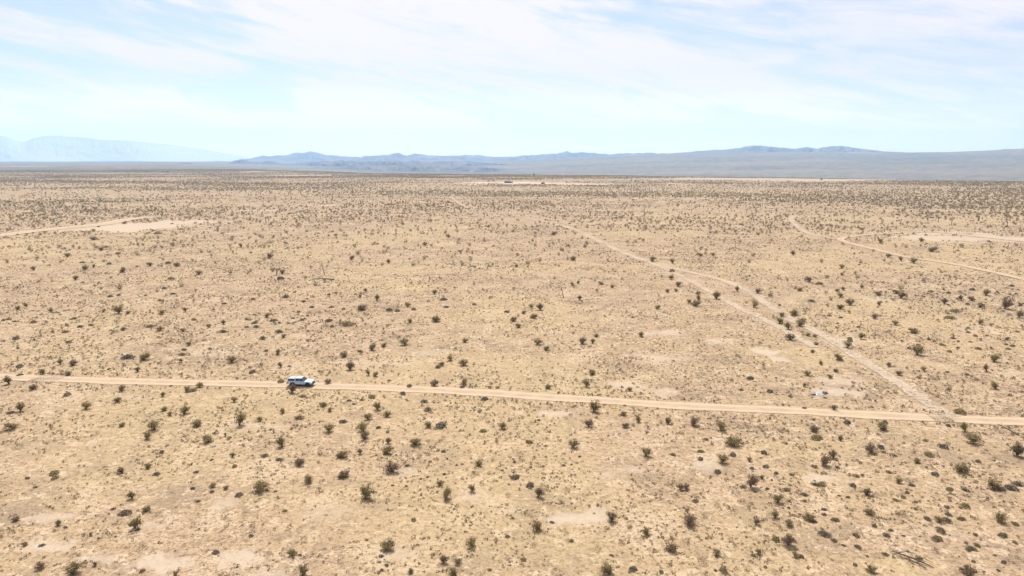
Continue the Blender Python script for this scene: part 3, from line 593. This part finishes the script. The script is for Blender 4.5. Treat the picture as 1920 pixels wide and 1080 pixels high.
# ------------------------------------------------------------------ built things
SHADED_WHITE = mat('white_paint_shade_blue', (.43, .52, .66), .3, .5); GLASS = mat('dark_glass', (.012, .018, .028), .08, .6); PLAST = mat('black_plastic', (.022, .022, .025), .6, .3)  # truck's white paint carries the blue of its shaded side in the colour
TYRE = mat('tyre_rubber', (.025, .025, .026), .85, .2); RIM = mat('dark_alloy', (.10, .10, .11), .4, .5, .6); LAMP = mat('clear_lamp', (.72, .75, .78), .15, .6)
RED = mat('red_lamp', (.35, .02, .02), .3, .5); CHROME = mat('grey_metal', (.35, .35, .36), .35, .5, .7)
BARK = mat('grey_bark', (.145, .110, .085)); DEAD = mat('dead_wood', (.085, .062, .048)); POST = mat('old_wood', (.10, .075, .055))
class MB:
    def __init__(s): s.V = []; s.F = []
    def poly(s, pts): k = len(s.V); s.V += [tuple(p) for p in pts]; s.F.append(list(range(k, k+len(pts)))); return s
    def prism(s, loop, d):              # loop of 3-D points pushed along vector d
        k = len(s.V); n = len(loop); s.V += [tuple(p) for p in loop]+[tuple(np.add(p, d)) for p in loop]
        s.F += [list(range(k+n-1, k-1, -1)), list(range(k+n, k+2*n))]+[[k+i, k+(i+1) % n, k+n+(i+1) % n, k+n+i] for i in range(n)]; return s
    def box(s, x0, x1, y0, y1, z0, z1): return s.prism([(x0, y0, z0), (x1, y0, z0), (x1, y1, z0), (x0, y1, z0)], (0, 0, z1-z0))
    def hexa(s, b, t):                  # 4 bottom points, 4 top points
        k = len(s.V); s.V += [tuple(p) for p in b]+[tuple(p) for p in t]
        s.F += [[k+3, k+2, k+1, k], [k+4, k+5, k+6, k+7]]+[[k+i, k+(i+1) % 4, k+4+(i+1) % 4, k+4+i] for i in range(4)]; return s
    def lathe(s, prof, c, n=24):        # profile of (radius, y) about a y axis through c
        k = len(s.V)
        for r, y in prof: s.V += [(c[0]+r*math.cos(2*math.pi*i/n), c[1]+y, c[2]+r*math.sin(2*math.pi*i/n)) for i in range(n)]
        for a in range(len(prof)-1):
            s.F += [[k+a*n+i, k+a*n+(i+1) % n, k+(a+1)*n+(i+1) % n, k+(a+1)*n+i] for i in range(n)]
        s.F.append([k+i for i in range(n)][::-1]); s.F.append([k+(len(prof)-1)*n+i for i in range(n)]); return s
    def limb(s, pts, rad, n=6):
        k = len(s.V); pts = [np.array(p, float) for p in pts]
        for i, p in enumerate(pts):
            d = pts[min(i+1, len(pts)-1)]-pts[max(i-1, 0)]; d /= np.linalg.norm(d); a = np.cross(d, [.31, .2, .93] if abs(d[2]) < .9 else [1, 0, .1]); a /= np.linalg.norm(a); b = np.cross(d, a)
            s.V += [tuple(p+(a*math.cos(6.2832*j/n)+b*math.sin(6.2832*j/n))*rad[i]) for j in range(n)]
        for i in range(len(pts)-1): s.F += [[k+i*n+j, k+i*n+(j+1) % n, k+(i+1)*n+(j+1) % n, k+(i+1)*n+j] for j in range(n)]
        s.F.append([k+j for j in range(n)][::-1]); s.F.append([k+(len(pts)-1)*n+j for j in range(n)]); return s
    def build(s, name, m, parent=None, bevel=0, smooth=False):
        me = bpy.data.meshes.new(name); me.from_pydata(s.V, [], s.F); me.materials.append(m)
        import bmesh
        bm = bmesh.new(); bm.from_mesh(me); bmesh.ops.recalc_face_normals(bm, faces=bm.faces)
        if bevel: bmesh.ops.bevel(bm, geom=[e for e in bm.edges if len(e.link_faces) == 2 and e.calc_face_angle(0) > .5], offset=bevel, segments=2, affect='EDGES', profile=.6, clamp_overlap=True)
        bm.to_mesh(me); bm.free()
        if smooth:
            for p in me.polygons: p.use_smooth = True
        return link(bpy.data.objects.new(name, me), parent)
def empty(name, p, rz=0, label=None, cat=None, group=None):
    o = link(bpy.data.objects.new(name, None)); o.empty_display_size = .3; o.location = tuple(float(q) for q in p); o.rotation_euler = (0, 0, rz); return tag(o, label, cat, group)
def pickup(p, rz):
    t = empty('pickup_truck', p, rz, 'white double cab pickup with a white canopy driving right along the dirt road', 'truck')
    arch = lambda cx: [(cx+.50*math.cos(a), .43+.50*math.sin(a)) for a in np.linspace(math.asin(.09/.5), math.pi-math.asin(.09/.5), 12)]
    prof = [(-2.66, .60), (-2.70, 1.05), (-2.64, 1.17), (1.02, 1.20), (1.25, 1.19), (2.25, 1.10), (2.55, 1.02), (2.64, .90), (2.66, .62), (2.30, .52)]+arch(1.72)+arch(-1.50)+[(-2.30, .56)]
    y0 = .93; b = MB(); b.prism([(x, -y0, z) for x, z in prof], (0, 2*y0, 0)); b.build('body', SHADED_WHITE, t, .045)
    ys = lambda z, w0=.86, w1=.70, z0=1.17, z1=1.80: w0+(w1-w0)*(z-z0)/(z1-z0)
    cb = MB(); cb.hexa([(-.93, -.86, 1.17), (1.08, -.86, 1.17), (1.08, .86, 1.17), (-.93, .86, 1.17)], [(-.93, -.70, 1.80), (.36, -.70, 1.82), (.36, .70, 1.82), (-.93, .70, 1.80)]); cb.build('cab', SHADED_WHITE, t, .05)
    cn = MB(); cn.hexa([(-2.62, -.87, 1.175), (-1.05, -.87, 1.175), (-1.05, .87, 1.175), (-2.62, .87, 1.175)], [(-2.48, -.74, 1.72), (-1.05, -.74, 1.74), (-1.05, .74, 1.74), (-2.48, .74, 1.72)]); c = cn.build('canopy', SHADED_WHITE, t, .05)
    rk = MB()
    for x in (-2.3, -1.75, -1.2): rk.box(x-.025, x+.025, -.66, .66, 1.785, 1.815); rk.box(x-.03, x+.03, -.66, -.60, 1.70, 1.785); rk.box(x-.03, x+.03, .60, .66, 1.70, 1.785)
    rk.build('roof_bars', CHROME, c)
    def pane(name, pts, par, sgn, w0=.86, w1=.70, z1=1.80, m=GLASS, d=.012):
        q = MB(); q.prism([(x, sgn*(ys(z, w0, w1, 1.17, z1)-.006), z) for x, z in pts], (0, sgn*(d+.006), 0)); return q.build(name, m, par, 0)
    for sg in (-1, 1):
        pane('window', [(-.02, 1.22), (.92, 1.22), (.44, 1.74), (-.02, 1.75)], t, sg); pane('window', [(-.86, 1.22), (-.08, 1.22), (-.08, 1.75), (-.82, 1.74)], t, sg)
        pane('window', [(-2.52, 1.23), (-1.10, 1.23), (-1.10, 1.67), (-2.42, 1.65)], c, sg, .87, .74, 1.73)
        for x0, x1 in ((.02, 1.04), (-.90, -.02)):
            dr = MB(); yy = sg*(y0-.002); dr.prism([(x0+.02, yy, .58), (x1-.02, yy, .58), (x1-.02, yy, 1.13), (x0+.02, yy, 1.13)], (0, sg*.010, 0)); do = dr.build('door', SHADED_WHITE, t, .004)
            hd = MB(); hd.box(x0+.05, x0+.24, min(sg*(y0+.008), sg*(y0+.035)), max(sg*(y0+.008), sg*(y0+.035)), 1.01, 1.045); hd.build('handle', PLAST, do)
        mr_ = MB(); mr_.box(.78, .92, min(sg*.84, sg*1.08), max(sg*.84, sg*1.08), 1.22, 1.40); mr_.build('mirror', PLAST, t, .02)
        st = MB(); st.box(-.95, 1.10, min(sg*.86, sg*.99), max(sg*.86, sg*.99), .42, .47); st.build('side_step', PLAST, t)
        hl = MB(); hl.hexa([(2.44, sg*.60, .90), (2.66, sg*.60, .90), (2.60, sg*.945, .90), (2.30, sg*.945, .90)], [(2.40, sg*.60, 1.03), (2.60, sg*.60, 1.03), (2.54, sg*.94, 1.03), (2.24, sg*.94, 1.03)]); hl.build('headlight', LAMP, t)
        tl = MB(); tl.box(-2.73, -2.55, min(sg*.80, sg*.943), max(sg*.80, sg*.943), .80, 1.10); tl.build('tail_light', RED, t)
        for cx in (1.72, -1.50):
            fl = MB(); k = len(fl.V)
            for i, a in enumerate(np.linspace(.0, math.pi, 14)):
                for rr2, yy in ((.44, .80), (.53, .80), (.53, .985), (.44, .985)): fl.V.append((cx+rr2*math.cos(a), sg*yy, .43+rr2*math.sin(a)))
            for i in range(13):
                for j in range(4): fl.F.append([i*4+j, i*4+(j+1) % 4, i*4+4+(j+1) % 4, i*4+4+j])
            fl.build('wheel_arch', PLAST, t)
            wh = empty('wheel', (cx, sg*.80, .40)); wh.parent = t
            ty = MB(); ty.lathe([(.26, -.13), (.37, -.13), (.40, -.10), (.40, .10), (.37, .13), (.26, .13)], (0, 0, 0)); ty.build('tyre', TYRE, wh)
            rm = MB(); rm.lathe([(.255, -.10), (.255, -.10)], (0, 0, 0)); rm = MB(); rm.lathe([(.262, -.11), (.262, .11)], (0, 0, 0))
            for q in range(6):
                a = q*math.pi/3; c_, s_ = math.cos(a), math.sin(a); yo = sg*.11
                rm.prism([(.05*c_-.03*s_, yo, .05*s_+.03*c_), (.24*c_-.03*s_, yo, .24*s_+.03*c_), (.24*c_+.03*s_, yo, .24*s_-.03*c_), (.05*c_+.03*s_, yo, .05*s_-.03*c_)], (0, sg*.025, 0))
            rm.build('rim', RIM, wh)
    gp = MB(); gp.box(-1.005, -.965, -.935, .935, .60, 1.19); gp.build('bed_gap', PLAST, t)
    ws = MB(); n = np.array([.62, 0, .72]); n /= np.linalg.norm(n)
    ws.prism([(1.03, -.78, 1.245), (1.03, .78, 1.245), (.42, .66, 1.775), (.42, -.66, 1.775)], tuple(n*.022)); ws.build('windscreen', GLASS, t)
    rg2 = MB(); rg2.prism([(-2.60, -.66, 1.28), (-2.60, .66, 1.28), (-2.51, .60, 1.68), (-2.51, -.60, 1.68)], (-.02, 0, .004)); rg2.build('rear_window', GLASS, c)
    g = MB(); g.box(2.50, 2.672, -.58, .58, .74, .99); g.build('grille', PLAST, t, .01)
    fb = MB(); fb.box(2.30, 2.76, -.90, .90, .46, .66); fb.build('front_bumper', PLAST, t, .04)
    rb = MB(); rb.box(-2.86, -2.60, -.88, .88, .52, .68); rb.build('rear_bumper', PLAST, t, .03)
    ch = MB(); ch.box(-2.4, 2.3, -.45, .45, .30, .56); ch.lathe([(.05, -.75), (.05, .75)], (1.72, 0, .40), 8); ch.lathe([(.05, -.75), (.05, .75)], (-1.5, 0, .40), 8); ch.build('chassis', PLAST, t)
    an = MB(); an.limb([(.95, -.80, 1.19), (.90, -.80, 2.10)], [.008, .004], 4); an.build('antenna', PLAST, t)
    return t
pc = at(565, 723); a_ = at(500, 721.0); b_ = at(640, 724.8); rz = math.atan2(b_[1]-a_[1], b_[0]-a_[0])
pickup((pc[0], pc[1], pc[2]+.06), rz).scale = (.94, .94, .93)
# --- dead trunks, posts, debris
def branching(mb, p, d, ln, r, depth, rg, spread=.6, tips=None):
    p = np.array(p, float); d = np.array(d, float)/np.linalg.norm(d); m = p+d*ln*.5+rg.normal(size=3)*ln*.04; e = p+d*ln
    mb.limb([p, m, e], [r, r*.85, r*.62], 6)
    if depth == 0:
        if tips is not None: tips.append((e, d))
        return
    for _ in range(rg.integers(2, 4)):
        nd = d+rg.normal(size=3)*spread; nd[2] = abs(nd[2])*.8+.15; branching(mb, e-d*ln*.04, nd, ln*rg.uniform(.45, .75), r*.58, depth-1, rg, spread, tips)
def dead_tree(px, py, h, lean, label, seed, depth=2):
    t = empty('dead_tree', at(px, py)-[0, 0, .05], 0, label, 'dead tree'); rg = np.random.default_rng(seed)
    a = MB(); a.limb([(0, 0, -.1), (lean*.3, .05, h*.3), (lean, .1, h)], [.16, .11, .07]); a.build('trunk', DEAD, t)
    b = MB()
    for k in range(5): branching(b, (lean*(.75+.06*k), .09, h*(.74+.06*k)), (rg.normal()*.8-.3, rg.normal()*.5, .5), h*.20, .05, depth-1, rg)
    b.build('limbs', DEAD, t); return t
dead_tree(609, 515.5, 4.6, -1.1, 'bare dead tree leaning left on the plain straight above the pickup', 3)
dead_tree(1056.5, 557, 3.4, -.75, 'thin leaning dead snag standing alone near the centre of the plain', 4, 1)
dead_tree(1378, 466, 3.6, .1, 'upright dark dead stalk on the plain left of the curved track', 5, 1)
def lying(px, py, pts, rad, label, name='fallen_branch', cat='branch', subs=()):
    p = at(px, py); m = MB(); m.limb(pts, rad)
    for s_ in subs: m.limb(*s_)
    return tag_at(m.build(name, DEAD), p, label, cat)
def tag_at(o, p, label, cat, group=None):
    o.location = tuple(float(q) for q in p); return tag(o, label, cat, group)
lying(606, 524.5, [(-4.0, 0, .25), (-1, .2, .45), (2.2, 0, .3), (4.2, -.3, .15)], [.10, .17, .20, .22], 'long dead trunk lying flat below the leaning dead tree', subs=[([(-1, .2, .45), (-2.4, 1.3, .9), (-3.2, 2.0, .8)], [.10, .07, .03]), ([(-2.4, .1, .4), (-3.6, -1.0, .6)], [.08, .03])])
lying(1895, 813, [(-.95, 1.9, .95), (-.3, .9, .62), (.25, 0, .30), (.75, -.8, .08)], [.04, .07, .10, .12], 'blackened forked branch propped up by the road at far right edge', subs=[([(.35, -.1, .28), (-.25, -.7, .25), (-.75, -.9, .10)], [.07, .06, .03]), ([(-.3, .9, .62), (-.9, 1.1, .95), (-1.5, 1.0, 1.0)], [.05, .04, .02]), ([(-.62, 1.4, .8), (-.3, 2.0, 1.2)], [.03, .015]), ([(.6, -.4, .2), (1.4, -.9, .25), (1.9, -1.0, .1)], [.06, .05, .02])])
lying(1709, 1052, [(-1.3, 1.6, .25), (-.3, .5, .32), (.7, -.4, .25), (1.6, -1.4, .08)], [.06, .09, .09, .04], 'tangled fallen dead limbs lying near the bottom edge at right', subs=[([(-.3, .5, .32), (-.2, -.4, .25), (.9, -1.4, .08)], [.07, .06, .02]), ([(-.9, 1.2, .28), (.3, 1.2, .45), (1.3, .5, .3)], [.05, .04, .02]), ([(.2, 0, .28), (1.4, .1, .3), (2.1, -.6, .1)], [.06, .05, .02]), ([(-.6, .8, .3), (-1.6, .9, .35), (-2.0, .4, .1)], [.05, .04, .02]), ([(.5, -.2, .26), (.2, -1.1, .3), (.6, -1.8, .1)], [.05, .04, .02])])
for k, (px, py, h, lab) in enumerate(((1770.5, 435.5, 1.6, 'leftmost of the three dark posts above the bare lot at right'), (1774.5, 436, 1.9, 'middle one of the three dark posts above the bare lot at right'),
        (1780.5, 435, 2.6, 'tallest and rightmost of the three dark posts above the bare lot'), (1889.5, 467, 2.6, 'lone dark post standing below the bare lot near the right edge'), (1793, 442, 1.6, 'short dark post beside the bare lot just right of the trio'))):
    m = MB(); m.limb([(0, 0, -.2), (.03, 0, h*.6), (.02, .02, h)], [.14, .13, .12], 8); m.limb([(.02, .02, h), (.02, .02, h+.04)], [.125, .07], 8)
    tag_at(m.build('wooden_post', POST), at(px, py), lab, 'post', 'old posts by the bare lot')
dp = empty('debris_pile', at(1535, 739), .3, 'crumpled white sheet of litter beside the pale bare patch above the road', 'litter')
rg = np.random.default_rng(9)
xs_ = np.linspace(-1, 1, 13); q = MB(); idx = {}
for i, a in enumerate(xs_):
    for j, b in enumerate(xs_): idx[i, j] = len(q.V); q.V.append((a*1.1+.1*math.sin(b*4), b*.7+.08*math.sin(a*5), max(.02, .55*(1-a*a)*(1-b*b)*(.6+.5*math.sin(a*7+b*5))+.06*rg.uniform())))
for i in range(12):
    for j in range(12): q.F.append([idx[i, j], idx[i+1, j], idx[i+1, j+1], idx[i, j+1]])
SHEET = mat('white_sheet', (.74, .76, .82), .5, .3); SCRAP = mat('dull_scrap', (.12, .13, .17), .6, .3)
q.build('sheet', SHEET, dp).scale = (.62, .62, .8)
q = MB(); q.hexa([(-1.9, -.3, 0), (-.9, -.35, 0), (-.85, .25, 0), (-1.8, .3, 0)], [(-1.8, -.25, .22), (-.95, -.3, .34), (-.9, .2, .38), (-1.75, .2, .2)]); q.build('box', SCRAP, dp, .02)
q = MB(); q.hexa([(.9, -.5, 0), (2.0, -.4, 0), (1.9, .3, 0), (.95, .2, 0)], [(.95, -.4, .45), (1.7, -.3, .30), (1.75, .2, .34), (1.0, .1, .5)]); q.limb([(.8, -.6, .3), (2.2, .1, .55)], [.04, .03]); q.build('crate', SCRAP, dp, .02)
# --- joshua trees
def joshua(p, h, seed, label):
    t = empty('joshua_tree', p, 0, label, 'tree', 'joshua trees on the far plain'); rg = np.random.default_rng(seed); a = MB(); tips = []
    a.limb([(0, 0, -.1), (.05, 0, h*.25), (.0, .05, h*.48)], [.24, .19, .17], 7)
    for k in range(3): branching(a, (0, .05, h*(.30+.085*k)), (rg.normal()*.55, rg.normal()*.5, .75), h*.26, .13, 1, rg, .45, tips)
    a.build('trunk', BARK, t); V = []
    for e, d in tips:
        for _ in range(46):
            u = rg.normal(size=3)+d*.9; u /= np.linalg.norm(u); s_ = np.cross(u, rg.normal(size=3)); s_ /= np.linalg.norm(s_); l = rg.uniform(.28, .5)
            V += [e-s_*.035, e+s_*.035, e+u*l]
    V = np.array(V); me = np_mesh('crown', V, [np.arange(len(V)).reshape(-1, 3)], [MDK], attrs={'tint': np.repeat(rg.uniform(0, .99, len(V)//3), 3)}); link(bpy.data.objects.new('crown', me), t)
JT = [(1739, 414, 4.8), (1759, 417, 5.6), (1784, 422, 6.6), (1834, 415, 5.2), (1888, 424, 6.2), (857, 432, 4.6), (408, 434, 4.4), (718, 358, 6.5), (1208, 404, 5), (519, 516, 3.2), (908, 408, 4.5), (1455, 398, 5)]
JL = ['leftmost spiky tree in the row above the bare lot at right', 'second spiky tree from left in the row above the bare lot', 'tallest spiky tree, right above the three posts', 'fourth spiky tree from left in the row above the bare lot', 'rightmost spiky tree, above the bare lot near the right edge',
      'spiky tree standing left of the diagonal track near the centre', 'spiky tree just below the right end of the pale lot at left', 'distant spiky tree left of the far cleared farmstead', 'spiky tree on the far plain right of the diagonal track', 'small spiky tree left of the leaning dead tree', 'spiky tree in the far shrubs left of the diagonal track start', 'spiky tree left of the small track junction at right']
for k, (px, py, h) in enumerate(JT): joshua(at(px, py), h, 60+k, JL[k])
# --- far homestead and trees
WALL = mat('brown_siding', (.16, .13, .12)); WALL2 = mat('pale_siding', (.42, .40, .38)); ROOF = mat('dark_roof', (.07, .065, .07), .7); DARKW = mat('window_glass', (.03, .035, .045), .2, .5)
def house(px, py, L_, W_, h, rh, wall, label, rz=0.0):
    t = empty('house', at(px, py), rz, label, 'house', 'buildings of the far homestead'); a = MB(); a.box(-L_/2, L_/2, -W_/2, W_/2, -.3, h); a.prism([(-L_/2, -W_/2, h), (-L_/2, W_/2, h), (-L_/2, 0, h+rh-.12)], (L_, 0, 0)); a.build('wall', wall, t)
    r = MB()
    for s_ in (-1, 1): r.prism([(-L_/2-.4, s_*(W_/2+.5), h-.15), (-L_/2-.4, 0, h+rh), (-L_/2-.4, 0, h+rh+.14), (-L_/2-.4, s_*(W_/2+.5), h)], (L_+.8, 0, 0))
    r.build('roof', ROOF, t)
    for x in np.arange(-L_/2+1.6, L_/2-1, 2.6):
        w_ = MB(); w_.box(x, x+1.1, -W_/2-.03, -W_/2+.02, 1.0, 2.0); w_.build('window', DARKW, t)
    d = MB(); d.box(-L_/2+.4, -L_/2+1.3, -W_/2-.04, -W_/2+.02, 0, 2.0); d.build('door', DARKW, t)
house(951.5, 343, 11, 7, 2.7, 1.4, WALL, 'low dark house in the cleared homestead under the hills')
house(959, 343.3, 5, 4, 2.0, .8, WALL2, 'small shed just right of the dark homestead house')
house(1018, 345, 5, 4, 1.9, .8, WALL, 'low dark shed standing alone right of the homestead house', .3)
def far_tree(p, h, seed, label, name='far_tree'):
    t = empty(name, p, 0, label, 'tree', 'far trees on the plain'); rg = np.random.default_rng(seed); a = MB(); a.limb([(0, 0, -.2), (.1, 0, h*.35), (.1, .1, h*.7)], [.25, .18, .08]); 
    for k in range(5): an = rg.uniform(0, 6.28); a.limb([(.1, 0, h*(.3+.06*k)), (math.cos(an)*h*.2, math.sin(an)*h*.2, h*(.55+.06*k))], [.1, .04])
    a.build('trunk', BARK, t); c = rg.normal(size=(7, 3))*[h*.17, h*.17, h*.13]+[0, 0, h*.66]
    pts = np.concatenate([q_+rg.normal(size=(70, 3))*h*.085 for q_ in c]); V, Fc = tri_cloud(pts, rg.uniform(.3, .6, len(pts)), rg)
    link(bpy.data.objects.new('crown', np_mesh('crown', V, [Fc], [MDK], attrs={'tint': np.repeat(rg.uniform(0, .9, len(pts)), 3)})), t)
for k, (px, py, h, lab) in enumerate(((925, 341.5, 5, 'lone tree left of the dark homestead house'), (915, 341.5, 4, 'smaller tree furthest left in the cleared homestead'), (1540, 339.5, 6, 'lone dark tree on the pale strip under the right hills'), (274, 324, 7, 'lone hazy tree left of the hazy clump at left'),
        (307, 325, 8, 'left one of the hazy tree pair below the small dark hill'), (314.5, 325.5, 9, 'right one of the hazy tree pair below the small dark hill'), (374, 326, 7, 'lone hazy tree right of the small dark hill'), (1001, 330, 7, 'small tree on the rise above the homestead'))): far_tree(at(px, py), h, 80+k, lab)


# ------------------------------------------------------------------ air
hz = MB(); hz.box(-18000, 18000, -17900, 18000, -190, 720); 
hm = bpy.data.materials.new('pale_air'); hm.use_nodes = True; nt = hm.node_tree; nt.nodes.clear()
pv = N(nt, 'ShaderNodeVolumePrincipled'); pv.inputs['Color'].default_value = HCOL; pv.inputs['Density'].default_value = HDEN; pv.inputs['Anisotropy'].default_value = 0.4
no = N(nt, 'ShaderNodeOutputMaterial'); nt.links.new(pv.outputs[0], no.inputs['Volume'])
tag(hz.build('haze', hm), kind='stuff')
